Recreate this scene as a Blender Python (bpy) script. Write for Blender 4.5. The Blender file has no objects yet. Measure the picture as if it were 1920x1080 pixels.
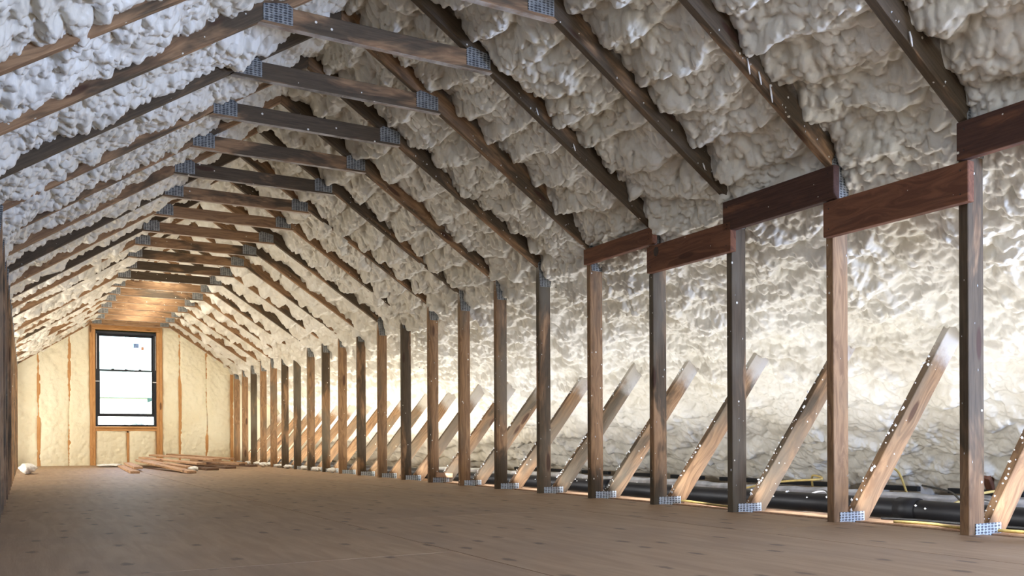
import bpy, bmesh, math, random
import numpy as np
from mathutils import Vector, Matrix
random.seed(7)
R = math.radians
SC = bpy.context.scene
COL = SC.collection

# ------------------------------------------------------------------ camera
cam_d = bpy.data.cameras.new('camera')
cam = bpy.data.objects.new('camera', cam_d); COL.objects.link(cam)
cam_d.sensor_width = 36.0
cam_d.lens = 1663.09 / 1920 * 36
cam_d.shift_y = 286.35 / 1920
cam_d.clip_start = 0.02; cam_d.clip_end = 400
yaw, roll = R(28.7576), R(0.2538)
fw = Vector((math.sin(yaw), math.cos(yaw), 0)); rt = Vector((math.cos(yaw), -math.sin(yaw), 0)); up = Vector((0, 0, 1))
rt2 = rt * math.cos(roll) - up * math.sin(roll); up2 = rt * math.sin(roll) + up * math.cos(roll)
M = Matrix((rt2, up2, -fw)).transposed().to_4x4(); M.translation = Vector((0, 0, 0.3487))
cam.matrix_world = M
SC.camera = cam

# ------------------------------------------------------------------ exposure, sky, lights
SC.view_settings.view_transform = 'Standard'; SC.view_settings.look = 'None'
SC.view_settings.gamma = 1.0; SC.view_settings.use_curve_mapping = False
SC.view_settings.exposure = 0.0
SC.cycles.max_bounces = 7; SC.cycles.diffuse_bounces = 4; SC.cycles.glossy_bounces = 3
SC.cycles.transmission_bounces = 4; SC.cycles.caustics_reflective = False; SC.cycles.caustics_refractive = False
SC.cycles.sample_clamp_indirect = 6.0

world = bpy.data.worlds.new('sky'); SC.world = world; world.use_nodes = True
wn = world.node_tree; wn.nodes.clear()
wo = wn.nodes.new('ShaderNodeOutputWorld'); bg = wn.nodes.new('ShaderNodeBackground'); sk = wn.nodes.new('ShaderNodeTexSky')
sk.sky_type = 'NISHITA'; sk.sun_disc = False; sk.sun_elevation = R(38); sk.sun_rotation = R(200)
sk.air_density = 1.0; sk.dust_density = 2.5
bg.inputs['Strength'].default_value = 1.6
wn.links.new(sk.outputs[0], bg.inputs[0]); wn.links.new(bg.outputs[0], wo.inputs[0])

def area(name, loc, aim, size, energy, color, spread=180):
    d = bpy.data.lights.new(name, 'AREA'); d.shape = 'RECTANGLE'; d.size, d.size_y = size
    d.energy = energy; d.color = color; d.spread = R(spread)
    o = bpy.data.objects.new(name, d); COL.objects.link(o); o.location = loc
    o.rotation_euler = (Vector(aim) - Vector(loc)).to_track_quat('-Z', 'Z').to_euler()
    return o
# added, for unseen sources: cool near-end daylight, strips along the eave floors (warm towards the far end)
def strip(name, x, y0, y1, z_, w, energy, color, tilt=0.0):
    d = bpy.data.lights.new(name, 'AREA'); d.shape = 'RECTANGLE'; d.size, d.size_y = w, y1-y0
    d.energy = energy; d.color = color
    o = bpy.data.objects.new(name, d); COL.objects.link(o); pass
    z = Vector((math.sin(tilt), 0, -math.cos(tilt))); y = Vector((0, 1, 0)); m = Matrix((y.cross(z), y, z)).transposed().to_4x4()
    m.translation = (x, (y0+y1)/2, z_ + 0.0); o.matrix_world = m; return o
area('daylight_near_right', (4.0, -0.6, 0.75), (1.2, 3.2, 1.5), (1.3, 1.0), 680, (0.44, 0.60, 1.0))
area('daylight_near_gable', (1.6, -1.9, 1.0), (1.4, 6.0, 1.4), (1.1, 1.1), 45, (0.84, 0.91, 1.0))
strip('eave_light_near', 3.72, -1.0, 7.5, 0.03, 0.16, 56, (0.97, 0.98, 1.0), R(34))
for k_ in range(-4, 21):                     # one small added fill light per bay, unseen behind the foot of the posts
    y_ = 2.0108 + .6096*k_
    strip('eave_fill', 3.105, y_+.10, y_+.56, 0.09, 0.07, 2.8 if k_ < 9 else 3.0, (0.95, 0.97, 1.0) if k_ < 9 else (1.0, .95, .84), R(-72))
strip('eave_light_far', 3.72, 7.7, 14.6, 0.03, 0.16, 90, (1.0, 0.95, 0.83), R(25))
d_ = area('ridge_fill_far', (1.444, 12.6, 2.36), (1.444, 12.6, 0), (0.30, 3.4), 46, (1.0, 0.93, 0.80)); d_.rotation_euler = (0, 0, 0)  # added fill light hidden above the collar ties, brightens the far floor
strip('eave_light_left_far', -0.80, 8.0, 14.6, 0.03, 0.16, 190, (1.0, 0.94, 0.82), R(-25))

# ------------------------------------------------------------------ constants of the attic
S = 0.6096; Y0 = 2.0108; K0, K1 = -1, 21
XR, XL, XC = 2.983, -0.095, 1.444
SL = 0.662; ANG = math.atan(SL)
ZK = 1.5                                   # rafter underside at the knee post
ZR = ZK + (XR - XC) * SL                   # rafter underside at the ridge
def zu(x): return ZR - abs(x - XC) * SL    # underside of rafters
def yk(k): return Y0 + k * S
YW = 14.97                                 # face of the far gable wall
YN = -2.2                                  # near gable wall
T = 0.038

# ------------------------------------------------------------------ helpers
def link(o, parent=None):
    COL.objects.link(o)
    if parent: o.parent = parent
    return o
def mesh_obj(name, verts, faces, mat, parent=None, smooth=False):
    me = bpy.data.meshes.new(name); me.from_pydata([tuple(v) for v in verts], [], faces); me.update()
    if mat: me.materials.append(mat)
    if smooth: me.shade_smooth()
    return link(bpy.data.objects.new(name, me), parent)
def tag(o, label=None, cat=None, group=None, kind=None):
    if label: o['label'] = label
    if cat: o['category'] = cat
    if group: o['group'] = group
    if kind: o['kind'] = kind
    return o
def empty(name, loc=(0, 0, 0)):
    o = bpy.data.objects.new(name, None); COL.objects.link(o); o.location = loc; o.empty_display_size = 0.1
    return o
class MB:
    def __init__(s): s.v = []; s.f = []
    def box(s, x0, x1, y0, y1, z0, z1):
        n = len(s.v)
        s.v += [(x0,y0,z0),(x1,y0,z0),(x1,y1,z0),(x0,y1,z0),(x0,y0,z1),(x1,y0,z1),(x1,y1,z1),(x0,y1,z1)]
        s.f += [tuple(n+i for i in q) for q in ((3,2,1,0),(4,5,6,7),(0,1,5,4),(1,2,6,5),(2,3,7,6),(3,0,4,7))]
        return s
    def prism(s, poly, y0, y1):            # poly: counter-clockwise (x, z) seen from -Y
        n = len(s.v); m = len(poly)
        s.v += [(x, y0, z) for x, z in poly] + [(x, y1, z) for x, z in poly]
        s.f.append(tuple(range(n, n+m))); s.f.append(tuple(range(n+2*m-1, n+m-1, -1)))
        for i in range(m):
            j = (i+1) % m; s.f.append((n+i, n+m+i, n+m+j, n+j))
        return s
    def blob(s, c, r, sq=(1,1,1)):
        n = len(s.v); c = Vector(c)
        for d in ((1,0,0),(-1,0,0),(0,1,0),(0,-1,0),(0,0,1),(0,0,-1)):
            k = r * random.uniform(.7, 1.25)
            s.v.append(tuple(c[i] + d[i]*k*sq[i] for i in range(3)))
        s.f += [tuple(n+i for i in q) for q in ((0,2,4),(2,1,4),(1,3,4),(3,0,4),(2,0,5),(1,2,5),(3,1,5),(0,3,5))]
        return s
    def obj(s, name, mat, parent=None, smooth=False, bevel=0):
        o = mesh_obj(name, s.v, s.f, mat, parent, smooth)
        if bevel:
            bm = bmesh.new(); bm.from_mesh(o.data)
            bmesh.ops.recalc_face_normals(bm, faces=bm.faces)
            bmesh.ops.bevel(bm, geom=list(bm.edges), offset=bevel, segments=1, affect='EDGES', profile=.5)
            bm.to_mesh(o.data); bm.free()
        return o
def tube(name, pts, rad, mat, parent=None, seg=8, closed_ends=True, smooth=True):
    v, f = [], []
    P = [Vector(p) for p in pts]
    rads = rad if isinstance(rad, (list, tuple)) else [rad]*len(P)
    for i, p in enumerate(P):
        d = (P[min(i+1, len(P)-1)] - P[max(i-1, 0)]).normalized()
        a = d.cross(Vector((0,0,1)))
        if a.length < 1e-3: a = d.cross(Vector((1,0,0)))
        a.normalize(); b = a.cross(d)
        for j in range(seg):
            t = 2*math.pi*j/seg
            v.append(p + (a*math.cos(t) + b*math.sin(t))*rads[i])
    for i in range(len(P)-1):
        for j in range(seg):
            k = (j+1) % seg
            f.append((i*seg+j, i*seg+k, (i+1)*seg+k, (i+1)*seg+j))
    if closed_ends:
        f.append(tuple(range(seg-1, -1, -1))); f.append(tuple((len(P)-1)*seg+j for j in range(seg)))
    return mesh_obj(name, v, f, mat, parent, smooth)
def smoothpath(pts, n=8):
    out = []
    P = [Vector(p) for p in pts]
    for i in range(len(P)-1):
        p0, p1, p2, p3 = P[max(i-1,0)], P[i], P[i+1], P[min(i+2,len(P)-1)]
        for j in range(n):
            t = j/n
            out.append(.5*((2*p1)+(p2-p0)*t+(2*p0-5*p1+4*p2-p3)*t*t+(3*p1-p0-3*p2+p3)*t**3))
    out.append(P[-1]); return out

# ------------------------------------------------------------------ materials
class NT:
    def __init__(s, name):
        s.m = bpy.data.materials.new(name); s.m.use_nodes = True
        s.n = s.m.node_tree.nodes; s.l = s.m.node_tree.links; s.n.clear()
        s.out = s.n.new('ShaderNodeOutputMaterial'); s.b = s.n.new('ShaderNodeBsdfPrincipled')
        s.l.new(s.b.outputs[0], s.out.inputs[0])
    def node(s, t, ins={}, **kw):
        nd = s.n.new(t)
        for k, v in kw.items(): setattr(nd, k, v)
        for k, v in ins.items(): s.put(nd, k, v)
        return nd
    def put(s, nd, k, v):
        i = nd.inputs[k]
        if hasattr(v, 'is_output') or isinstance(v, bpy.types.NodeSocket): s.l.new(v, i)
        else: i.default_value = v
    def math(s, op, a, b=0.0, c=None, clamp=False):
        nd = s.node('ShaderNodeMath', operation=op, use_clamp=clamp); s.put(nd, 0, a); s.put(nd, 1, b)
        if c is not None: s.put(nd, 2, c)
        return nd.outputs[0]
    def mix(s, fac, a, b, blend='MIX'):
        nd = s.node('ShaderNodeMix', data_type='RGBA', blend_type=blend)
        s.put(nd, 0, fac); s.put(nd, 6, a); s.put(nd, 7, b); return nd.outputs[2]
    def ramp(s, x, lo, hi, a=0.0, b=1.0):
        nd = s.node('ShaderNodeMapRange', {0: x, 1: lo, 2: hi, 3: a, 4: b}, interpolation_type='SMOOTHSTEP'); return nd.outputs[0]
    def noise(s, vec, scale, detail=3, rough=.55, dist=0.0):
        return s.node('ShaderNodeTexNoise', {'Vector': vec, 'Scale': scale, 'Detail': detail, 'Roughness': rough, 'Distortion': dist}).outputs[0]
    def scale(s, vec, sc, loc=(0,0,0)):
        return s.node('ShaderNodeMapping', {'Vector': vec, 'Scale': sc, 'Location': loc}).outputs[0]
    def bump(s, h, strength, dist):
        return s.node('ShaderNodeBump', {'Height': h, 'Strength': strength, 'Distance': dist}).outputs[0]
    def set(s, **kw):
        for k, v in kw.items(): s.put(s.b, k.replace('_', ' '), v)
        return s.m
def c4(r, g, b): return (r, g, b, 1.0)

def plain(name, col, rough=.6, metal=0.0, nscale=40, var=.15, spec=.5):
    t = NT(name); co = t.node('ShaderNodeTexCoord').outputs['Object']
    n = t.noise(co, nscale, 4)
    k = t.ramp(n, .3, .7, 1-var, 1+var)
    c = t.node('ShaderNodeVectorMath', {0: col[:3], 3: k}, operation='SCALE').outputs[0]
    return t.set(Base_Color=c, Roughness=rough, Metallic=metal, Specular_IOR_Level=spec, Normal=t.bump(n, .2, .002))

def wood(name, light, midc, dark, grey, speck=.5, tone_bias=0.0):
    # grain runs along the piece's own x axis; obj.color = (darkness, greyness, specks, -)
    t = NT(name)
    oi = t.node('ShaderNodeObjectInfo'); co = t.node('ShaderNodeTexCoord').outputs['Object']
    off = t.node('ShaderNodeVectorMath', {0: oi.outputs['Random'], 1: (37.0, 19.0, 53.0)}, operation='MULTIPLY').outputs[0]
    v = t.node('ShaderNodeVectorMath', {0: co, 1: off}, operation='ADD').outputs[0]
    colr = t.node('ShaderNodeSeparateColor', {0: oi.outputs['Color']})
    tone, greyk, spk = colr.outputs[0], colr.outputs[1], colr.outputs[2]
    warp = t.noise(t.scale(v, (1.2, 5, 5)), 1.5, 2)
    gv = t.node('ShaderNodeVectorMath', {0: t.scale(v, (2.0, 30, 30)), 1: t.node('ShaderNodeVectorMath', {0: warp, 1: (0, 5, 9)}, operation='MULTIPLY').outputs[0]}, operation='ADD').outputs[0]
    grain = t.noise(gv, 1.6, 4, .6)
    fine = t.noise(t.scale(v, (8, 160, 160)), 1.0, 3)
    base = t.mix(t.ramp(grain, .35, .65), c4(*light), c4(*midc))
    # dark water stains: long patches whose share grows with the tone
    st = t.noise(t.scale(v, (1.8, 7, 7)), 1.0, 4, .6, .4)
    thr = t.math('SUBTRACT', .86, t.math('MULTIPLY', tone, .62))
    stain = t.ramp(t.math('SUBTRACT', st, thr), -.05, .10)
    base = t.mix(t.math('MULTIPLY', stain, .90), base, t.mix(t.ramp(fine, .3, .7), c4(*dark), c4(*[x*1.8 for x in dark])))
    gn = t.noise(t.scale(v, (1.4, 4, 4), (5, 3, 1)), 1.0, 3)
    base = t.mix(t.math('MULTIPLY', t.ramp(t.math('ADD', gn, t.math('MULTIPLY', greyk, .5)), .62, .85), .75), base, c4(*grey))
    # knots
    kv = t.node('ShaderNodeTexVoronoi', {'Vector': t.scale(v, (2.2, 9, 9)), 'Scale': 1.0}, feature='F1')
    kn = t.ramp(kv.outputs['Distance'], .10, .17, 1.0, 0.0)
    base = t.mix(t.math('MULTIPLY', kn, .75), base, c4(.05, .018, .01))
    # foam specks
    sv = t.node('ShaderNodeTexVoronoi', {'Vector': v, 'Scale': 42.0}, feature='F1')
    sc_ = t.node('ShaderNodeSeparateColor', {0: sv.outputs['Color']})
    on = t.math('GREATER_THAN', t.math('ADD', sc_.outputs[0], t.math('MULTIPLY', spk, .16)), 1.0)
    rad = t.math('MULTIPLY', sc_.outputs[1], .26)
    sp = t.math('MULTIPLY', on, t.math('LESS_THAN', sv.outputs['Distance'], rad))
    # overspray mist where the gun passed, plus painted-in light under the collar ties
    at = t.node('ShaderNodeAttribute', attribute_name='mist_lit')
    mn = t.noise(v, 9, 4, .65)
    mist_lit = t.ramp(t.math('MULTIPLY', at.outputs['Fac'], t.math('ADD', mn, .45)), .45, .95)
    base = t.mix(t.math('MULTIPLY', mist_lit, .85), base, c4(.62, .59, .54))
    base = t.mix(sp, base, c4(.72, .69, .60))
    return t.set(Base_Color=base, Roughness=.72, Specular_IOR_Level=.3, Normal=t.bump(t.math('ADD', fine, t.math('MULTIPLY', sp, 2.0)), .35, .002))

M_truss = wood('old_truss_lumber', (.36, .215, .112), (.215, .122, .064), (.044, .034, .022), (.160, .138, .102))
M_board = wood('header_lumber', (.20, .085, .045), (.115, .046, .026), (.04, .019, .014), (.11, .065, .045))
M_stud = wood('stud_lumber', (.62, .34, .14), (.50, .25, .095), (.20, .09, .04), (.40, .27, .16))
M_plank = wood('plank_lumber', (.55, .36, .23), (.42, .25, .15), (.09, .055, .04), (.35, .27, .21))

def foam_mat(name, col, deep, gloss=.42, fine=70):
    t = NT(name); co = t.node('ShaderNodeTexCoord').outputs['Object']
    n1 = t.noise(co, 2.2, 3); n2 = t.noise(co, fine, 4, .6)
    c = t.mix(t.ramp(n1, .35, .7), c4(*col), c4(*deep))
    vor = t.node('ShaderNodeTexVoronoi', {'Vector': co, 'Scale': 55.0}, feature='SMOOTH_F1').outputs['Distance']
    h = t.math('ADD', t.math('MULTIPLY', n2, .6), t.math('MULTIPLY', vor, -.8))
    return t.set(Base_Color=c, Roughness=gloss, Specular_IOR_Level=.45, Subsurface_Weight=0.0, Normal=t.bump(h, .5, .006))
M_foam = foam_mat('spray_foam', (.74, .715, .645), (.645, .605, .51), .36)
M_foam_wall = foam_mat('spray_foam_gable', (.90, .86, .68), (.86, .80, .60), .6, 30)

def plywood():
    t = NT('plywood'); oi = t.node('ShaderNodeObjectInfo'); co = t.node('ShaderNodeTexCoord').outputs['Object']
    off = t.node('ShaderNodeVectorMath', {0: oi.outputs['Random'], 1: (17.0, 29.0, 0.0)}, operation='MULTIPLY').outputs[0]
    v = t.node('ShaderNodeVectorMath', {0: co, 1: off}, operation='ADD').outputs[0]
    g = t.noise(t.scale(v, (14, 1.6, 1)), 1.5, 5, .6, .6)
    big = t.noise(t.scale(v, (1.0, .7, 1)), 1.3, 4, .6)
    fine = t.noise(t.scale(v, (160, 10, 1)), 1.0, 3)
    c = t.mix(t.ramp(g, .3, .7), c4(.365, .245, .150), c4(.285, .182, .108))
    c = t.mix(t.math('MULTIPLY', t.ramp(big, .42, .72), .45), c, c4(.22, .15, .11))
    kv = t.node('ShaderNodeTexVoronoi', {'Vector': t.scale(v, (7.5, 3.6, 1)), 'Scale': 1.0, 'Randomness': 1.0}, feature='F1', voronoi_dimensions='2D')
    kc = t.node('ShaderNodeSeparateColor', {0: kv.outputs['Color']})
    wob = t.math('ADD', kv.outputs['Distance'], t.math('MULTIPLY', t.math('SUBTRACT', t.noise(t.scale(v, (40, 14, 1)), 1.0, 4, .7), .5), .34))
    kn = t.math('MULTIPLY', t.ramp(wob, .05, .17, 1.0, 0.0), t.math('GREATER_THAN', kc.outputs[0], .5))
    c = t.mix(t.math('MULTIPLY', kn, .7), c, c4(.07, .042, .03))
    dust = t.noise(v, 4.5, 6, .7)
    c = t.mix(t.math('MULTIPLY', t.ramp(dust, .55, .8), .16), c, c4(.47, .39, .31))
    return t.set(Base_Color=c, Roughness=.6, Specular_IOR_Level=.35, Normal=t.bump(fine, .2, .002))
M_ply = plywood()

def plate_mat(nm, ca, cb, met):
    t = NT(nm); co = t.node('ShaderNodeTexCoord').outputs['Object']
    fl = t.node('ShaderNodeVectorMath', {0: co, 1: (1, 0, 1)}, operation='MULTIPLY').outputs[0]
    vo = t.node('ShaderNodeTexVoronoi', {'Vector': t.scale(fl, (50, 1, 95), (0, .5, 0)), 'Scale': 1.0, 'Randomness': .12}, feature='F1')
    slot = t.ramp(vo.outputs['Distance'], .5, .62, 1.0, 0.0)
    n = t.noise(co, 30, 3)
    c = t.mix(t.ramp(n, .3, .7), c4(*ca), c4(*cb))
    c = t.mix(t.math('MULTIPLY', slot, .8), c, c4(.03, .03, .035))
    return t.set(Base_Color=c, Roughness=.42, Metallic=met, Normal=t.bump(t.math('SUBTRACT', 1.0, slot), .8, .003))
M_plate = plate_mat('galvanised_plate', (.36, .37, .36), (.24, .25, .25), .35)
M_plate_lit = plate_mat('lit_plate', (.66, .72, .78), (.48, .55, .62), .15)  # paler copy for the base plates, light on their faces put into the colour
M_black = plain('black_window_frame', (.012, .014, .022), .45, var=.1)
M_pipe = plain('black_drain_pipe', (.006, .006, .007), .5, var=.3, nscale=6, spec=.2)
M_foil = plain('grey_duct_sleeve', (.44, .46, .51), .28, .35, var=.3, nscale=9)
M_knot = plain('dark_knot', (.03, .012, .008), .5, var=.4)
M_cable = plain('yellow_cable', (.55, .40, .13), .5)
M_wire = plain('black_wire', (.012, .012, .012), .5)
M_deck = plain('roof_sheathing', (.30, .20, .12), .8)
M_drywall = plain('paper_below', (.40, .33, .25), .8, nscale=7, var=.3)
M_white = plain('white_scrap', (.85, .85, .84), .6)
M_latch = plain('white_stop', (.75, .76, .78), .5)
M_gap = plain('flat_black', (.008, .008, .008), .9)
def glass():
    t = NT('window_glass'); t.n.remove(t.b)
    tr = t.node('ShaderNodeBsdfTransparent', {0: c4(.96, .99, 1.0)}); gl = t.node('ShaderNodeBsdfGlossy', {1: .02})
    fr = t.node('ShaderNodeFresnel', {0: 1.45})
    mx = t.node('ShaderNodeMixShader', {0: fr.outputs[0], 1: tr.outputs[0], 2: gl.outputs[0]})
    t.l.new(mx.outputs[0], t.out.inputs[0]); return t.m
M_glass = glass()
M_leaf = plain('foliage', (.09, .11, .09), .7, nscale=3, var=.5)
M_trunk = plain('bark', (.10, .08, .06), .9)
M_siding = plain('white_siding', (.75, .80, .80), .7)
M_roof_out = plain('grey_shingle', (.25, .33, .35), .8)
M_grass = plain('lawn', (.10, .16, .06), .9, nscale=1, var=.3)
M_decal = plain('blue_sticker', (.25, .40, .75), .5)
M_decal2 = plain('orange_sticker', (.75, .38, .22), .5)

# ------------------------------------------------------------------ noise for the sprayed foam (numpy)
def _h(ix, iy, seed):
    n = (ix.astype(np.int64)*374761393 + iy.astype(np.int64)*668265263 + seed*2246822519) & 0xFFFFFFFF
    n = ((n ^ (n >> 13)) * 1274126177) & 0xFFFFFFFF
    n = (n ^ (n >> 16)); n = (n * 2654435761) & 0xFFFFFFFF; n ^= n >> 15
    return n.astype(np.float64) / 4294967295.0
def vnoise(x, y, seed):
    ix = np.floor(x); iy = np.floor(y); fx = x-ix; fy = y-iy
    u = fx*fx*fx*(fx*(fx*6-15)+10); v = fy*fy*fy*(fy*(fy*6-15)+10)
    a, b, c, d = _h(ix,iy,seed), _h(ix+1,iy,seed), _h(ix,iy+1,seed), _h(ix+1,iy+1,seed)
    return (a*(1-u)+b*u)*(1-v)+(c*(1-u)+d*u)*v*1.0 - .5
def lobes(x, y, seed, rmin=.48, rmax=.80):
    ix = np.floor(x); iy = np.floor(y); best = np.zeros_like(x)
    for dx in (-1,0,1):
        for dy in (-1,0,1):
            cx, cy = ix+dx, iy+dy
            px = cx + _h(cx,cy,seed); py = cy + _h(cx,cy,seed+11)
            r = rmin + (rmax-rmin)*_h(cx,cy,seed+23)
            d2 = ((x-px)**2 + (y-py)**2)/(r*r)
            np.maximum(best, np.sqrt(np.clip(1-d2, 0, 1))*r, out=best)
    return best

# profile of the foam skin on one slope: (distance from the centre line, z) from ridge to eave
def profile(n_s, side=1):
    pts = []
    up = lambda u, d: (u, ZR - u*SL + d)
    key = [up(-.02, .075), up(.3, .06), up(.8, .055), up(1.25, .05), up(1.45, .035), (1.60, 1.405), (1.85, 1.185), (2.34, .80), (2.80, .385), (3.26, -.03), (3.34, -.11)]
    if side < 0: key = key[:3] + [up(1.3, .05), up(1.52, .05), up(1.64, .01), (1.80, 1.25), (2.0, 1.06), (2.34, .80), (2.80, .385), (3.34, -.11)]
    P = smoothpath([(u, 0, z) for u, z in key], 12)
    a = np.array([(p.x, p.z) for p in P]); seg = np.r_[0, np.cumsum(np.hypot(*np.diff(a, axis=0).T))]
    s = np.linspace(0, seg[-1], n_s)
    u = np.interp(s, seg, a[:,0]); z = np.interp(s, seg, a[:,1])
    du = np.gradient(u, s); dz = np.gradient(z, s); L = np.hypot(du, dz); du /= L; dz /= L
    return s, u, z, du, dz
def foam_bay(name, side, y0, y1, res, parent, smax=None, smin=None):
    total = profile(2000, side)[0][-1]
    ns = int(total/res); s, u, z, du, dz = profile(ns, side)
    if smax: m = s < smax; s, u, z, du, dz = s[m], u[m], z[m], du[m], dz[m]; ns = len(s)
    if smin: m = s >= smin; s, u, z, du, dz = s[m], u[m], z[m], du[m], dz[m]; ns = len(s)
    ny = max(4, int((y1-y0)/res)+1); y = np.linspace(y0, y1, ny)
    SS, YY = np.meshgrid(s, y, indexing='ij')
    sd = 100 if side > 0 else 500
    low = np.clip((SS-(1.74 if side > 0 else 1.95))/.35, 0, 1); low = low*low*(3-2*low)             # 1 on the eave part
    # domain warp
    wx = vnoise(SS/.2, YY/.2, sd+1)*.07 + vnoise(SS/.06, YY/.06, sd+2)*.008
    wy = vnoise(SS/.2, YY/.2, sd+3)*.07 + vnoise(SS/.06, YY/.06, sd+4)*.008
    a, b = SS+wx, YY+wy
    yst = .82
    fr = (YY - Y0)/S; fr = fr - np.floor(fr)                               # 0..1 across the bay
    # passes of the gun: overlapping shelves across the bay
    ph = (a + .10*np.abs(fr-.5)*(1 if side > 0 else .4) + .06*vnoise(YY/.7, SS/.7, sd+9))/.20 + _h(np.floor((YY-Y0)/S), np.zeros_like(YY), sd+7)
    sh = ph - np.floor(ph); shelf = np.where(sh < .72, sh/.72, (1-sh)/.28)
    shelf = shelf*shelf*(3-2*shelf)
    band = .042*(1-low) + .030*low
    if side < 0: band = .012
    h = band*(shelf-.5)*(.5+vnoise(SS/.3, YY/.25, sd+8)+.5)
    h = h + .055*vnoise(SS/.33, YY/.36, sd+5) + .035*vnoise(SS/.14, YY/.15, sd+6)
    h = h + .034*(1-.3*low)*lobes(a/.125, b*yst/.125, sd+20)
    h = h + (.036-.014*np.clip((SS-2.55)/.9, 0, 1))*lobes(a/.058, b*yst/.058, sd+30)
    calm = 1 - .6*np.clip((SS-2.55)/.9, 0, 1)
    if res < .02: h = h + .024*calm*lobes(a/.027, b*yst/.027, sd+40)
    far = np.clip((YY-4)/7, 0, 1)
    h = h - .052 + (.022 if side < 0 else .004) + .016*far + .045*vnoise(SS/.8, YY/.45, sd+15)*(1-low)
    # the skin climbs up the rafter faces here and there
    edge = np.minimum(fr, 1-fr)*S
    h = h - (1-low)*.024*np.exp(-edge/.03)*(1+1.8*vnoise(SS/.28, YY/.5, sd+12))
    nx, nz = -dz, du                                                       # candidate normal
    flip = np.where(nz > 0, -1.0, 1.0); nx, nz = nx*flip, nz*flip          # inward = downward
    tang = .22*h                                                            # sag downslope gives little overhangs
    U = u[:,None] + nx[:,None]*h + du[:,None]*tang
    Z = z[:,None] + nz[:,None]*h + dz[:,None]*tang - .15*np.maximum(h, 0)
    X = XC + side*U
    co = np.stack([X, YY, Z], -1).reshape(-1, 3)
    i = np.arange(ns*ny).reshape(ns, ny)
    q = np.stack([i[:-1,:-1], i[:-1,1:], i[1:,1:], i[1:,:-1]], -1).reshape(-1, 4)
    if side > 0: q = q[:, ::-1]
    me = bpy.data.meshes.new(name)
    me.vertices.add(len(co)); me.vertices.foreach_set('co', co.ravel())
    me.loops.add(q.size); me.loops.foreach_set('vertex_index', q.ravel().astype(np.int32))
    me.polygons.add(len(q)); me.polygons.foreach_set('loop_start', np.arange(0, q.size, 4, dtype=np.int32))
    me.polygons.foreach_set('loop_total', np.full(len(q), 4, dtype=np.int32))
    me.polygons.foreach_set('use_smooth', np.ones(len(q), dtype=bool))
    me.update(calc_edges=True); me.materials.append(M_foam)
    return link(bpy.data.objects.new(name, me), parent)

# ------------------------------------------------------------------ the shell
n_out = .175/math.cos(ANG)
UE = 4.2
deck = MB()
for sd in (1, -1):
    poly = [(XC, ZR+n_out), (XC+sd*UE, ZR+n_out-UE*SL), (XC+sd*UE, ZR+n_out-UE*SL+.03), (XC, ZR+n_out+.03)]
    if sd < 0: poly = poly[::-1]
    deck.prism(poly, YN-.1, YW+.35)
ceiling = tag(deck.obj('ceiling', M_deck), kind='structure')
for k in range(-7, 21):
    y0 = yk(k) + T/2; y1 = y0 + S
    if y1 < YN: continue
    if k == 20: y1 = YW + .05
    res = .0065 if -1 <= k <= 4 else (.0105 if 5 <= k <= 9 else (.017 if k > 9 else .03))
    foam_bay('foam_bay', 1, y0, y1, res, ceiling)
    res = .0075 if 1 <= k <= 6 else (.0105 if 7 <= k <= 11 else (.017 if k > 11 else .03))
    foam_bay('foam_bay', -1, y0, y1, res, ceiling, smax=2.05)
    foam_bay('foam_bay', -1, y0, y1, .03, ceiling, smin=2.0)

# floor: paper-faced board under the chords, plywood sheets on top
fl = MB().box(XC-UE, XC+UE, YN-.1, YW+.3, -.13, -.108)
floor = tag(fl.obj('floor', M_drywall), kind='structure')
g = .0024
MB().box(-.16, 2.96, -2.25, YW-.01, -.0188, -.0182).obj('seam_shade_sheet', M_gap, floor)  # added black sheet that keeps the plywood seams as dark as shade
def sheet(x0, x1, y0, y1, col=0.0):
    o = MB().box(x0+g, x1-g, y0+g, y1-g, -.018, 0).obj('plywood_sheet', M_ply, floor)
    return o
ys0 = [-2.3, .10, 2.54, 4.98, 7.42, 9.86, 12.30, YW]
for a, b in zip(ys0, ys0[1:]): sheet(-.17, 1.19, a, b)
ys1 = [-2.3, 1.32, 3.76, 6.20, 8.64, 11.08, 13.52, YW]
for a, b in zip(ys1, ys1[1:]): sheet(1.19, 2.42, a, b)
for a, b in zip(ys0, ys0[1:]):                    # right strip: notched round the posts
    y0, y1 = a+g, b-g
    o = MB().box(2.42+g, 2.975, y0, y1, -.018, 0)
    for k in range(-7, 22):
        p0, p1 = max(y0, yk(k)+T+.004), min(y1, yk(k+1)-.004)
        if p1-p0 > .02: o.box(2.975, 3.055, p0, p1, -.018, 0)
    o.obj('plywood_sheet', M_ply, floor)

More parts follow.
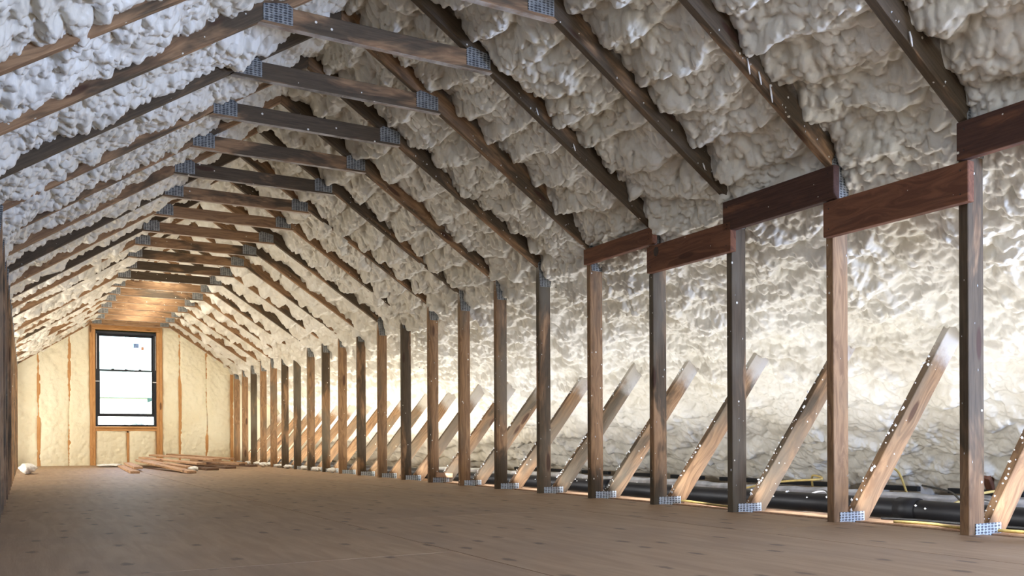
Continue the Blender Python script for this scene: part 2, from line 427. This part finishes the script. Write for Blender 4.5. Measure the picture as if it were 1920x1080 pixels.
# ------------------------------------------------------------------ far gable wall
wx0, wx1, wz0, wz1 = .945, 1.818, .60, 2.062      # window opening
wall = MB()
yb0, yb1 = YW+.14, YW+.17
topz = lambda x: ZR + .30 - abs(x-XC)*SL
def wallpiece(poly): wall.prism(poly, yb0, yb1)
wallpiece([(XC-UE, -.1), (wx0, -.1), (wx0, topz(wx0)), (XC-UE, topz(XC-UE))])
wallpiece([(wx1, -.1), (XC+UE, -.1), (XC+UE, topz(XC+UE)), (wx1, topz(wx1))])
wallpiece([(wx0, -.1), (wx1, -.1), (wx1, wz0), (wx0, wz0)])
wallpiece([(wx0, wz1), (wx1, wz1), (wx1, topz(wx1)), (XC, topz(XC)), (wx0, topz(wx0))])
wall_back = tag(wall.obj('wall_back', M_deck), kind='structure')
def wall_foam(x0, x1, zlo, zhi, bulge=.0):
    nx = max(6, int((x1-x0)/.014)); nz = max(6, int((zhi(.5*(x0+x1))-zlo)/.014))
    xs = np.linspace(x0, x1, nx); v = np.linspace(0, 1, nz)
    XX, VV = np.meshgrid(xs, v, indexing='ij')
    zt = np.array([zhi(x) for x in xs])[:,None]
    ZZ = zlo + (zt-zlo)*VV
    h = .030*vnoise(XX/.16, ZZ/.30, 900) + .016*vnoise(XX/.05, ZZ/.07, 901) + .010*lobes(XX/.05, ZZ/.05, 902) + .006*vnoise(XX/.02, ZZ/.02, 903)
    e = np.minimum(XX-x0, x1-XX)
    h = h + .012 - .018*np.exp(-e/.02)*(1 + 1.8*vnoise(XX*0+x0*3, ZZ/.35, 905)) - .006*np.exp(-e/.008)
    co = np.stack([XX, YW-h+.012, ZZ], -1).reshape(-1, 3)
    i = np.arange(nx*nz).reshape(nx, nz)
    q = np.stack([i[:-1,:-1], i[1:,:-1], i[1:,1:], i[:-1,1:]], -1).reshape(-1, 4)
    mesh_obj('foam_panel', co, q.tolist(), M_foam_wall, wall_back, True)
slope = lambda x: zu(x) + .06
def stud(x0, x1, z0, z1, proud=0.0, col=(.25, .0, .1, 1)):
    L = z1-z0; w = x1-x0
    o = MB().box(-L/2, L/2, -.07, .07, -w/2, w/2).obj('wall_stud', M_stud, wall_back, bevel=.002)
    o.matrix_local = Matrix.Translation(((x0+x1)/2, YW+.07-proud, (z0+z1)/2)) @ Matrix.Rotation(R(-90), 4, 'Y')
    o.color = col; return o
STUDS = [-1.64, -1.03, -.42, .155, .565, 2.15, 2.56, 2.95, 3.45, 4.05]
edges_l = [-2.2] + STUDS[:5] + [.872]
for a, b in zip(edges_l, edges_l[1:]):
    wall_foam(a+(.017 if a > -2 else 0), b+.02-(.02 if b > .86 else 0), -.02, slope)
edges_r = [1.905] + STUDS[5:] + [4.9]
for a, b in zip(edges_r, edges_r[1:]):
    wall_foam(a+(.017 if a > 1.95 else 0), b+.02 if b < 4.5 else b, -.02, slope)
for i, x in enumerate(STUDS):
    stud(x, x+.045, -.02, slope(x)-.02, proud=[0, 0, 0, .004, -.010, -.004, -.010, .012, 0, 0][i])
stud(.868, .906, -.02, slope(.87), .016); stud(.907, wx0, wz0-.07, wz1+.02, .016)
stud(.907, .945, -.02, wz0-.07, .014)
stud(wx1, 1.862, -.02, wz1+.02, .016); stud(1.863, 1.905, -.02, slope(1.9), .014)
def hboard(name, x0, x1, z0, z1, y0, y1, col=(.2, 0, .1, 1), mat=None):
    o = MB().box((x0-x1)/2, (x1-x0)/2, (y0-y1)/2, (y1-y0)/2, (z0-z1)/2, (z1-z0)/2).obj(name, mat or M_stud, wall_back, bevel=.002)
    o.location = ((x0+x1)/2, (y0+y1)/2, (z0+z1)/2); o.color = col; return o
hboard('window_sill_beam', .946, 1.817, .525, .567, YW-.016, YW+.12)
hboard('window_sill_board', .938, 1.826, .570, .597, YW-.035, YW+.12)
hboard('window_header', .906, 1.862, 2.085, 2.17, YW-.014, YW+.12)
wall_foam(.95, 1.385, -.02, lambda x: .525); wall_foam(1.415, 1.815, -.02, lambda x: .525)
stud(1.385, 1.42, -.02, .50, .000)
wall_foam(.90, 1.87, 2.165, slope)
# near gable wall behind the camera
wn_ = MB().prism([(XC-UE, -.1), (XC+UE, -.1), (XC+UE, topz(XC+UE)), (XC, topz(XC)), (XC-UE, topz(XC-UE))], YN-.03, YN)
tag(wn_.obj('wall_front', M_foam_wall), kind='structure')

# ------------------------------------------------------------------ window
win = tag(empty('window_1', ((wx0+wx1)/2, YW+.05, wz0)), kind='structure')
WX, WY = (wx0+wx1)/2, YW+.05
def wbox(name, boxes, mat, par=win):
    m = MB()
    for (x0, x1, y0, y1, z0, z1) in boxes:
        px, py, pz = (WX, WY, wz0)
        m.box(x0-px, x1-px, y0-py, y1-py, z0-pz, z1-pz)
    return m.obj(name, mat, par)
fy0, fy1 = YW-.005, YW+.12
wbox('window_frame', [(wx0, wx0+.036, fy0, fy1, wz0, wz1), (wx1-.036, wx1, fy0, fy1, wz0, wz1),
                      (wx0+.036, wx1-.036, fy0, fy1, wz1-.036, wz1), (wx0+.036, wx1-.036, fy0, fy1, wz0, wz0+.022)], M_black)
def sash(name, z0, z1, y, bot, top, sw=.034):
    x0, x1 = wx0+.03, wx1-.03
    s_ = wbox(name, [(x0, x0+sw, y, y+.035, z0, z1), (x1-sw, x1, y, y+.035, z0, z1), (x0+sw, x1-sw, y, y+.035, z0, z0+bot), (x0+sw, x1-sw, y, y+.035, z1-top, z1)], M_black)
    wbox('pane', [(x0+sw, x1-sw, y+.015, y+.019, z0+bot, z1-top)], M_glass, s_)
    return s_
up_s = sash('upper_sash', 1.455, 2.03, YW+.065, .012, .034)
lo_s = sash('lower_sash', .752, 1.478, YW+.02, .045, .022)
for z in (1.30, 1.66):
    pass
wbox('muntin', [(WX-.004, WX+.004, YW+.078, YW+.084, 1.83, 1.998)], M_black, up_s)
wbox('muntin', [(WX-.006, WX+.006, YW+.078, YW+.084, 1.655, 1.668)], M_latch, up_s)
for x0, x1 in ((wx0-.002, wx0+.055), (wx1-.055, wx1+.002)): wbox('sash_stop', [(x0, x1, YW-.012, YW-.004, 1.285, 1.297)], M_latch)
for x in (WX-.19, WX, WX+.2): wbox('sash_lock', [(x-.02, x+.02, YW+.012, YW+.03, 1.478, 1.490)], M_black, lo_s)
wbox('side_track', [(wx0+.012, wx0+.018, YW-.008, YW-.003, 1.48, 2.02)], M_latch); wbox('side_track', [(wx1-.018, wx1-.012, YW-.008, YW-.003, 1.48, 2.02)], M_latch)
wbox('sticker', [(WX+.11, WX+.19, YW+.0785, YW+.0795, 1.83, 1.90)], M_decal, up_s)
wbox('sticker', [(WX+.225, WX+.265, YW+.0785, YW+.0795, 1.80, 1.85)], M_decal2, up_s)

# ------------------------------------------------------------------ trusses
def mist_lit_attr(me, fn):
    at = me.attributes.new('mist_lit', 'FLOAT', 'POINT')
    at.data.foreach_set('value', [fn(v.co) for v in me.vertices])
def member(name, poly, d, parent, color, mat=None, y0=0.0, y1=T, mist_lit=None, data=None, cuts=()):
    # poly in attic (x, z); d = direction of the grain; the piece's own x axis follows d
    d = Vector((d[0], d[1])).normalized()
    cx = sum(p[0] for p in poly)/len(poly); cz = sum(p[1] for p in poly)/len(poly)
    if data is None:
        loc = [((x-cx)*d.x + (z-cz)*d.y, -(x-cx)*d.y + (z-cz)*d.x) for x, z in poly]
        o = MB().prism(loc, -(y1-y0)/2, (y1-y0)/2)
        ob = o.obj(name, mat or M_truss, parent)
        bm = bmesh.new(); bm.from_mesh(ob.data); bmesh.ops.recalc_face_normals(bm, faces=bm.faces)
        for cxx in cuts: bmesh.ops.bisect_plane(bm, geom=bm.verts[:]+bm.edges[:]+bm.faces[:], plane_co=(cxx, 0, 0), plane_no=(1, 0, 0))
        bmesh.ops.bevel(bm, geom=[e for e in bm.edges if len(e.link_faces) == 2 and e.calc_face_angle(0) > .3], offset=.0025, segments=1, affect='EDGES')
        bm.to_mesh(ob.data); bm.free()
        if mist_lit: mist_lit_attr(ob.data, mist_lit)
    else:
        ob = link(bpy.data.objects.new(name, data), parent)
    px = parent.location if parent else Vector((0,0,0))
    mt = Matrix(((d.x, 0, -d.y), (0, 1, 0), (d.y, 0, d.x))).to_4x4()
    mt.translation = Vector((cx-px.x, (y0+y1)/2, cz-px.z))
    ob.matrix_local = mt; ob.color = color
    return ob
RH = .14/math.cos(ANG)
UX = 3.86
def rafter_poly(sd):
    p = [(XC, ZR), (XC, ZR+RH), (XC+sd*UX, ZR-UX*SL+RH), (XC+sd*UX, ZR-UX*SL)]
    return p if sd < 0 else p[::-1]
def mir(poly): return [(2*XC-x, z) for x, z in poly][::-1]
post_poly = [(XR, -.018), (XR+.089, -.018), (XR+.089, zu(XR+.089)), (XR, ZK)]
bd = Vector((1, 1.27)).normalized()
bw = .098/ bd.y
bz = lambda x: (x-3.068)*1.27
xt = (ZR + XC*SL + 3.068*1.27) / (1.27+SL)          # left edge meets the rafter underside
xt2 = (ZR + XC*SL + (3.068+bw)*1.27) / (1.27+SL)
brace_poly = [(3.068-.014, -.018), (3.068+bw-.014, -.018), (xt2, zu(xt2)), (xt, zu(xt))]
brace_mid = sum(p[0]*bd.x+p[1]*bd.y for p in brace_poly)/4
brace_foam = (3.76*bd.x + .80*bd.y) - brace_mid
def brace_mist(co): return min(1.0, max(0.0, (co.x-(brace_foam-.30))/.26))
chord_poly = [(XC-3.8, -.107), (XC+3.8, -.107), (XC+3.8, -.019), (XC-3.8, -.019)]

CX = {3:(.879,2.017),4:(.887,2.011),5:(.892,2.029),6:(.881,2.021),7:(.862,1.984),8:(.879,1.979),9:(.893,2.005),10:(.866,2.005),11:(.863,1.989),12:(.860,2.002)}
# darkness of (right post, collar, right rafter, left rafter, brace), from the photograph
TONE = {-1:(.7,.6,.8,.6,.4),0:(.72,.6,.85,.6,.35),1:(.40,.6,.75,.62,.30),2:(.92,.62,.75,.55,.45),3:(.66,.66,.85,.60,.55),4:(.55,.75,.7,.92,.55),5:(.75,.75,.7,.55,.6),6:(.72,.60,.65,.60,.5),
        7:(.30,.70,.75,.5,.5),8:(.50,.42,.6,.9,.45),9:(.80,.40,.6,.35,.35),10:(.22,.48,.6,.8,.3),11:(.68,.55,.6,.35,.45),12:(.2,.66,.7,.7,.35),13:(.7,.7,.5,.6,.3),
        14:(.55,.98,.75,.4,.3),15:(.75,.30,.55,.5,.3),16:(.75,.62,.5,.6,.3),17:(.25,.35,.4,.4,.25),18:(.4,.25,.4,.4,.2),19:(.75,.45,.4,.4,.2),20:(.35,.5,.4,.4,.2),21:(.3,.3,.4,.4,.2)}
ORD = ['first','second','third','fourth','fifth','sixth','seventh','eighth','ninth','tenth','eleventh','twelfth','thirteenth','fourteenth','fifteenth','sixteenth','seventeenth','eighteenth','nineteenth','twentieth','twenty-first','twenty-second']
def hue(t): return 'orange-brown' if t < .38 else ('brown' if t < .62 else 'dark-stained')
DATA = {}
def plate(name, poly, parent, yy, key, color=(1,1,1,1)):
    cx = sum(p[0] for p in poly)/len(poly); cz = sum(p[1] for p in poly)/len(poly)
    if key in DATA: o = link(bpy.data.objects.new(name, DATA[key]), parent)
    else:
        o = MB().prism([(x-cx, z-cz) for x, z in poly], -.0012, .0012).obj(name, M_plate_lit if str(key).startswith('base') else M_plate, parent); DATA[key] = o.data
    o.location = (cx-parent.location.x, yy, cz-parent.location.z); return o
def flecks(parent, pts):
    m = MB()
    for c, r, sq in pts: m.blob(c, r, sq)
    o = m.obj('foam_flecks', M_white, parent, True); o['kind'] = 'stuff'; return o
rn = random.Random(3)
for k in range(K0, K1+1):
    tp, tc, tr, tl, tb = TONE[k]
    t = empty('roof_truss', (XC, yk(k), 0))
    if k < 0: lab = 'roof truss at the right edge behind the nearest dark header board'
    elif k == 21: lab = 'last roof truss, standing against the far gable wall'
    else: lab = f'{ORD[k]} roof truss counting right posts from the camera, {hue(tp)} post, {hue(tc)} tie'
    tag(t, lab, 'truss', 'roof trusses along the attic')
    near = k < 7
    C = lambda v, gr=0.0, sp=.5: (v, gr, sp, 1.0)
    for sd, tone in ((1, tr), (-1, tl)):
        key = ('rafter', sd)
        o = member('rafter', rafter_poly(sd), (1, -SL*sd), t, C(tone, .0, .45), data=DATA.get(key), mist_lit=lambda co: min(1, max(0, (co.z+.03)/.10))*.85)
        DATA[key] = o.data
    for nm, poly, dr, tone, key in (('post', post_poly, (0, 1), tp, 'pr'), ('post', mir(post_poly), (0, 1), .55, 'pl'),
                                    ('web_brace', brace_poly, bd, tb, 'br'), ('web_brace', mir(brace_poly), (-bd.x, bd.y), tb, 'bl')):
        if nm == 'web_brace':
            if key == 'br': cuts = (brace_foam-.30, brace_foam-.04)
            else: cuts = ()
            o = member(nm, poly, dr, t, C(tone, .35, .55), data=DATA.get(key), mist_lit=brace_mist if key == 'br' else None, cuts=cuts)
        else:
            o = member(nm, poly, dr, t, C(tone, .30, .5), data=DATA.get(key), mist_lit=lambda co: min(1, max(0, (co.x-.55)/.15))*.75, cuts=(.55,))
        DATA[key] = o.data
    xl, xr = CX.get(k, (.874, 2.008)); zc = 2.145; dx = .089/SL
    o = member('collar_tie', [(xl, zc), (xr, zc), (xr-dx, zc+.089), (xl+dx, zc+.089)], (1, 0), t, C(tc, -.2, .40), mist_lit=lambda co: .75 if co.z < -.0432 else 0.0)  # pale underside: light from below painted into the colour
    if k == 13:
        pass
    o = member('bottom_chord', chord_poly, (1, 0), t, C(.35, .1, .3), data=DATA.get('chord')); DATA['chord'] = o.data
    # nail plates on the near face
    yp = -.0016
    plate('nail_plate', [(xl+.022, zc+.012), (xl+.150, zc+.012), (xl+.150, zc+.089), (xl+.128, zc+.105), (xl+.022, zc+.083)] , t, yp, ('cl', xl))
    plate('nail_plate', [(xr-.150, zc+.012), (xr-.022, zc+.012), (xr-.022, zc+.083), (xr-.128, zc+.105), (xr-.150, zc+.089)], t, yp, ('cr', xr))
    plate('nail_plate', [(XR+.012, ZK-.13), (XR+.088, ZK-.13), (XR+.105, ZK-.03), (XR+.03, ZK+.07), (XR-.005, ZK+.02)], t, yp, 'kr')
    plate('nail_plate', mir([(XR+.012, ZK-.13), (XR+.088, ZK-.13), (XR+.105, ZK-.03), (XR+.03, ZK+.07), (XR-.005, ZK+.02)]), t, yp, 'kl')
    plate('nail_plate', [(3.015, -.05), (3.165, -.05), (3.165, .040), (3.015, .040)], t, yp-.001, 'base')
    plate('nail_plate', mir([(3.015, -.05), (3.165, -.05), (3.165, .040), (3.015, .040)]), t, yp-.001, 'basel')
    if k <= 8:
        pts = []
        nrm = Vector((-bd.y, 0, bd.x))
        for i in range(46):                        # on the upper edge of the brace
            q = rn.uniform(.0, .95)**1.3; yy = rn.uniform(.002, T-.002)
            p = Vector((3.06 + q*.68, yy, q*.68*1.27)) + nrm*.001
            pts.append((p - Vector((XC, 0, 0)), rn.choice((.003, .004, .005, .008)), (1, 1, 1)))
        for i in range(9):                        # on the post faces
            z = rn.uniform(.1, 1.3)
            if rn.random() < .5: p = Vector((XR-.001, rn.uniform(.003, T-.003), z))
            else: p = Vector((XR+rn.uniform(.005, .085), -.001, z))
            pts.append((p - Vector((XC, 0, 0)), rn.choice((.0015, .002, .003)), (1, .5, 2.2)))
        for i in range(10):                        # rafter face near the knee
            x = rn.uniform(2.1, 2.95); z = zu(x) + rn.uniform(.005, .04)
            pts.append((Vector((x-XC, -.001, z)), rn.choice((.002, .003, .004)), (1, 1, 1.5)))
        flecks(t, pts)
# strings of foam hanging from the second and sixth trusses' right rafters
def drip(k, x, ln, r=.0028):
    t = [o for o in bpy.data.objects if o.name.startswith('roof_truss') and abs(o.location.y-yk(k)) < .01][0]
    z = zu(x)+.03
    tube('foam_drip', [(x-XC, -.006, z), (x-XC+.004, -.009, z-ln*.5), (x-XC+.012, -.008, z-ln)], [r, r*1.4, r*.8], M_white, t, 6)
for a in ((1, 2.50, .06), (1, 2.56, .05), (1, 2.62, .07), (0, 2.66, .05), (3, 2.25, .035), (3, 2.47, .035), (2, 2.80, .03)): drip(*a)

# ------------------------------------------------------------------ header boards nailed between the posts
HB = [('reddish-brown header board running out at the right edge, nearest the camera', 1.26, 2.030, 1.350, 1.486, .62, .3),
      ('long low reddish header board between the first two right posts, wavy grain', 1.985, 2.640, 1.196, 1.342, .45, .5),
      ('dark brown header board with flame grain, between second and third right posts', 2.583, 3.252, 1.348, 1.490, .85, .4),
      ('header board with a round dark knot, between third and fourth right posts', 3.197, 3.848, 1.248, 1.389, .15, .2),
      ('narrow pale orange header board, farthest of the row, at the fifth right post', 3.800, 4.464, 1.402, 1.493, .05, .2)]
for i, (lab, a, b, z0, z1, tn, sp) in enumerate(HB):
    L = b-a; H = z1-z0
    o = MB().box(-L/2, L/2, -.018, .018, -H/2, H/2).obj('header_board', M_board, None, bevel=.0025)
    o.matrix_world = Matrix.Translation((XR-.0195, (a+b)/2, (z0+z1)/2)) @ Matrix.Rotation(R(90), 4, 'Z')
    o.color = (tn, 0, sp, 1)
    tag(o, lab, 'board', 'header boards on the right posts')
    nm = MB()
    for yy in (-L/2+.03, L/2-.03):
        for zz in (-H/2+.03, H/2-.03):
            nm.blob((yy, .0185, zz), .0035)
    nm.obj('nail_heads', M_wire, o)['kind'] = 'stuff'
    if i == 3:
        kb = MB(); n_ = 18; ky, kz = 3.765-(a+b)/2, 1.352-(z0+z1)/2
        ring = [(ky+.020*math.cos(2*math.pi*q/n_)*(1+.1*math.sin(q*2.1)), kz+.026*math.sin(2*math.pi*q/n_)) for q in range(n_)]
        kb.prism(ring, .0165, .0190); kb.obj('knot', M_knot, o)

# ------------------------------------------------------------------ things lying in the right eave
pz = lambda a, y0, y1, dz=0.0, n=40: [(a + .010*math.sin(y*1.7), y, dz + .004*math.sin(y*2.3+1)) for y in np.linspace(y0, y1, n)]
pipe = empty('drain_pipe', (3.47, 7, .030))
o = tube('pipe_run', [(p[0]-3.47, p[1]-7, p[2]-.030) for p in pz(3.47, -1.5, 14.6, .030)], .047, M_pipe, pipe, 16)
for y in (1.75, 2.62, 5.0, 8.1):
    tube('pipe_coupling', [(.010*math.sin(y*1.7), y-7-.05, .004*math.sin(y*2.3+1)), (.010*math.sin((y+.1)*1.7), y-7+.05, .004*math.sin((y+.1)*2.3+1))], .054, M_pipe, pipe, 16)
m = MB()
for i in range(60):
    y = rn.uniform(1.6, 7.5); a = rn.uniform(.3, 2.6)
    m.blob((math.cos(a)*.047*-1 + .010*math.sin(y*1.7), y-7, math.sin(a)*.047 + .004*math.sin(y*2.3+1)), rn.choice((.004, .006, .009)), (1, 1.2, 1))
m.obj('foam_flecks', M_white, pipe, True)['kind'] = 'stuff'
tag(pipe, 'long black drain pipe spattered with foam, lying behind the right posts', 'pipe')
sl = tube('duct_sleeve', [(4.10+.02*math.sin(y*1.1), y, .026+.004*math.sin(y*4)) for y in np.linspace(-1.0, 9.5, 130)], [.040+.0035*math.sin(i*1.9) for i in range(130)], M_foil, None, 14)
tag(sl, 'grey crinkled sleeve lying parallel behind the black drain pipe', 'duct')
st = MB().box(3.11, 3.27, -.2, 7.2, -.0185, 0.000).obj('strapping_board', M_plank, None, bevel=.002); st.color = (.0, .0, .2, 1)
tag(st, 'pale flat board laid along the right edge of the plywood floor', 'board')
for k in range(-1, 10):                              # black strips at the foot of the foam
    MB().box(4.44, 4.47, yk(k)+.08, yk(k)+S-.06-.05*(k % 3), .050, .078).obj('eave_black_strip', M_gap, ceiling)
def cable(lab, pts, r=.0065, mat=None, name='yellow_cable'):
    o = tube(name, smoothpath(pts, 8), r, mat or M_cable, None, 7)
    return tag(o, lab, 'cable')
cable('yellow cable arching up from the foam between second and third right posts', [(4.35, 3.3, .02), (4.2, 3.25, .17), (4.0, 3.18, .19), (3.75, 3.05, .13), (3.68, 3.0, .02)])
cable('yellow cable slanting over the grey sleeve beside the nearest right post', [(3.75, 2.7, .0), (3.92, 2.62, .08), (4.10, 2.55, .105), (4.28, 2.42, .11), (4.40, 2.3, .13)])
cable('yellow cable hanging in a loop at the right edge of the photo', [(3.9, 2.2, .28), (4.0, 2.0, .33), (4.05, 1.86, .22), (4.0, 1.82, .08), (3.9, 1.8, .02)])
cable('yellow cable curled behind the third right post', [(4.36, 4.0, .05), (4.25, 3.9, .125), (4.1, 3.7, .115), (4.0, 3.95, .09), (3.85, 4.2, .03), (3.8, 4.5, .0)])
cable('yellow cable along the floor edge from third to fourth right posts', [(3.2, 4.1, .010), (3.17, 3.8, .014), (3.13, 3.55, .012), (3.10, 3.28, .010)])
cable('yellow cable lying along the floor edge by the nearest right post', [(3.14, 2.45, .008), (3.16, 2.3, .010), (3.13, 2.15, .008), (3.16, 1.9, .010), (3.15, 1.5, .008)])
cable('thin black wire trailing over the pale board between first and second right posts', [(3.25, 2.6, .006), (3.29, 2.5, .006), (3.31, 2.3, .006), (3.33, 2.1, .006), (3.34, 1.6, .006)], .0055, M_wire, 'black_wire')
cable('thin black wire crossing the drain pipe between second and third right posts', [(3.85, 3.6, .02), (3.62, 3.3, .075), (3.47, 3.1, .092), (3.36, 2.98, .06), (3.29, 2.88, .010), (3.16, 2.80, .008)], .0055, M_wire, 'black_wire')
cable('thin black wire hanging over the grey sleeve behind the nearest brace', [(4.2, 3.1, .10), (4.0, 2.8, .088), (3.8, 2.6, .062), (3.6, 2.4, .088), (3.45, 2.2, .085)], .005, M_wire, 'black_wire')
b = MB().box(-.075, .075, -.015, .015, -.02, .02).obj('wood_block', M_plank, None, bevel=.002); b.location = (3.11, yk(8)-.021, .060); b.rotation_euler = (0, R(3), 0); b.color = (.1, 0, .2, 1)
tag(b, 'small pale wood block at the foot of the ninth right post', 'block')
sb = MB().box(-.16, .16, -.02, .02, -.03, .03).obj('wood_stub', M_board, None, bevel=.003); sb.location = (4.66, 3.00, .06); sb.rotation_euler = (R(12), R(38), R(20)); sb.color = (.2, 0, .1, 1)
tag(sb, 'rusty-brown broken wood stub poking out of the foam near the floor', 'wood')

# ------------------------------------------------------------------ planks heaped at the far end of the floor
PL = [  # near end, far end (x, y, z of the centre line), width, darkness, label
 ((1.075, 10.72, .014), (1.20, 13.7, .014), .10, .05, 'short pale plank lying at the left end of the heap'),
 ((1.19, 11.5, .042), (1.30, 14.0, .046), .10, .10, 'pale plank tilted across the leftmost plank of the heap'),
 ((1.62, 10.35, .016), (1.42, 13.6, .088), .10, .05, 'long pale plank at the front of the heap, nearest the camera'),
 ((1.78, 11.4, .040), (1.48, 14.2, .085), .12, .15, 'pale plank lying second from the front of the heap'),
 ((1.95, 11.7, .075), (1.55, 14.4, .118), .12, .20, 'pale sunlit plank resting along the top left of the heap'),
 ((2.25, 12.3, .112), (1.72, 14.6, .15), .13, .15, 'topmost grey-tan plank of the heap'),
 ((2.62, 13.2, .105), (1.95, 14.6, .16), .10, .35, 'plank with a dark end lying on top of the heap at the right'),
 ((2.02, 11.3, .015), (1.80, 14.0, .016), .14, .95, 'dark plank lying on the floor under the middle of the heap'),
 ((2.35, 11.9, .015), (2.00, 14.3, .016), .14, .95, 'dark plank on the floor right of the middle of the heap'),
 ((2.80, 12.6, .013), (2.22, 14.5, .016), .12, .80, 'dark plank reaching farthest right towards the posts'),
 ((2.55, 12.2, .046), (2.05, 14.0, .060), .10, .60, 'brown plank lying across the dark planks on the right'),
 ((2.86, 13.5, .030), (2.30, 14.6, .070), .10, .40, 'brown plank at the back right of the heap'),
]
for a, b_, w, tn, lab in PL:
    a, b_ = Vector(a), Vector(b_); d = (b_-a); L = d.length; d.normalize()
    o = MB().box(-L/2, L/2, -w/2, w/2, -.013, .013).obj('plank', M_plank, None, bevel=.002)
    yv = Vector((0,0,1)).cross(d).normalized(); zv = d.cross(yv)
    mm = Matrix((d, yv, zv)).transposed().to_4x4(); mm.translation = (a+b_)/2
    o.matrix_world = mm; o.color = (tn, .1, .1, 1)
    tag(o, lab, 'plank', 'planks heaped at the far end')

# ------------------------------------------------------------------ white scraps
def scrap(name, lab, c, r, sq, seed, group=None, cat='scrap'):
    rr = random.Random(seed); bm = bmesh.new(); bmesh.ops.create_icosphere(bm, subdivisions=3, radius=1)
    for v in bm.verts:
        n = .35*math.sin(v.co.x*4+seed)+.3*math.sin(v.co.y*5.3+seed*2)+.25*math.sin(v.co.z*6+v.co.x*7) + rr.uniform(-.1, .1)
        v.co *= r*(1+.35*n); v.co.x *= sq[0]; v.co.y *= sq[1]; v.co.z *= sq[2]
    z = min(v.co.z for v in bm.verts)
    for v in bm.verts: v.co.z -= z
    me = bpy.data.meshes.new(name); bm.to_mesh(me); bm.free(); me.materials.append(M_white); me.shade_smooth()
    o = link(bpy.data.objects.new(name, me)); o.location = c
    return tag(o, lab, cat, group)
scrap('plastic_sheet', 'crumpled white plastic lying at the foot of the far left posts', (.02, 11.4, 0), .10, (1.0, 3.6, .55), 2, None, 'plastic')
scrap('foam_scrap', 'flat white scrap on the floor left of the plank heap', (1.05, 13.9, 0), .09, (1.6, 2.5, .25), 5, 'white scraps')
scrap('foam_scrap', 'white scrap lying against the front long plank of the heap', (1.74, 11.0, 0), .05, (1.0, 2.5, .6), 6, 'white scraps')
scrap('foam_scrap', 'white scrap at the right tip of the dark planks', (2.88, 12.4, 0), .06, (1.1, 1.5, .5), 8, 'white scraps')
for i, k in enumerate(range(12, 20)):
    scrap('foam_scrap', f'small white foam scrap on the floor edge between the {ORD[k]} and {ORD[k+1]} right posts', (2.99+.02*(i % 3), yk(k)+.30+.05*(i % 2), 0), .045, (1.0, 2.6, .55), 20+i, 'white scraps')

# ------------------------------------------------------------------ outside the far window
gr = MB().box(-60, 60, YW+2, 90, -3.2, -3.0).obj('lawn', M_grass); tag(gr, kind='structure', label='lawn far below outside the window')
hs = empty('house', (-1, 40, -3))
MB().box(-6, 5.5, 0, 8, 0, 5.2).obj('house_wall', M_siding, hs)
MB().prism([(-6.5, 5.2), (6, 5.2), (3.5, 7.2), (-4, 7.2)], -.3, 8.3).obj('house_roof', M_roof_out, hs)
for x in (-3.2, 0, 3): MB().box(x-.5, x+.5, -.04, .0, 2.6, 4.2).obj('house_window', M_black, hs)
tag(hs, 'pale neighbouring house seen through the far window', 'house')
def tree(loc, h, r, lab, seed):
    t = empty('tree', loc); rr = random.Random(seed)
    tube('trunk', [(0, 0, 0), (.1, 0, h*.5), (0, .1, h*.8)], [.18, .13, .06], M_trunk, t, 8)
    m = MB()
    for i in range(700):
        d = Vector((rr.gauss(0, 1), rr.gauss(0, 1), rr.gauss(0, 1))).normalized()*r*rr.random()**.4
        m.blob((d.x, d.y, h*.8+d.z*.8), rr.uniform(.05, .16), (1, 1, .5))
    m.obj('foliage', M_leaf, t)['kind'] = 'stuff'
    tag(t, lab, 'tree')
tree((.9, 23, -3), 4.0, .72, 'left dark tree outside below the far window', 1)
tree((2.4, 24, -3), 4.05, .7, 'right dark tree outside below the far window', 2)
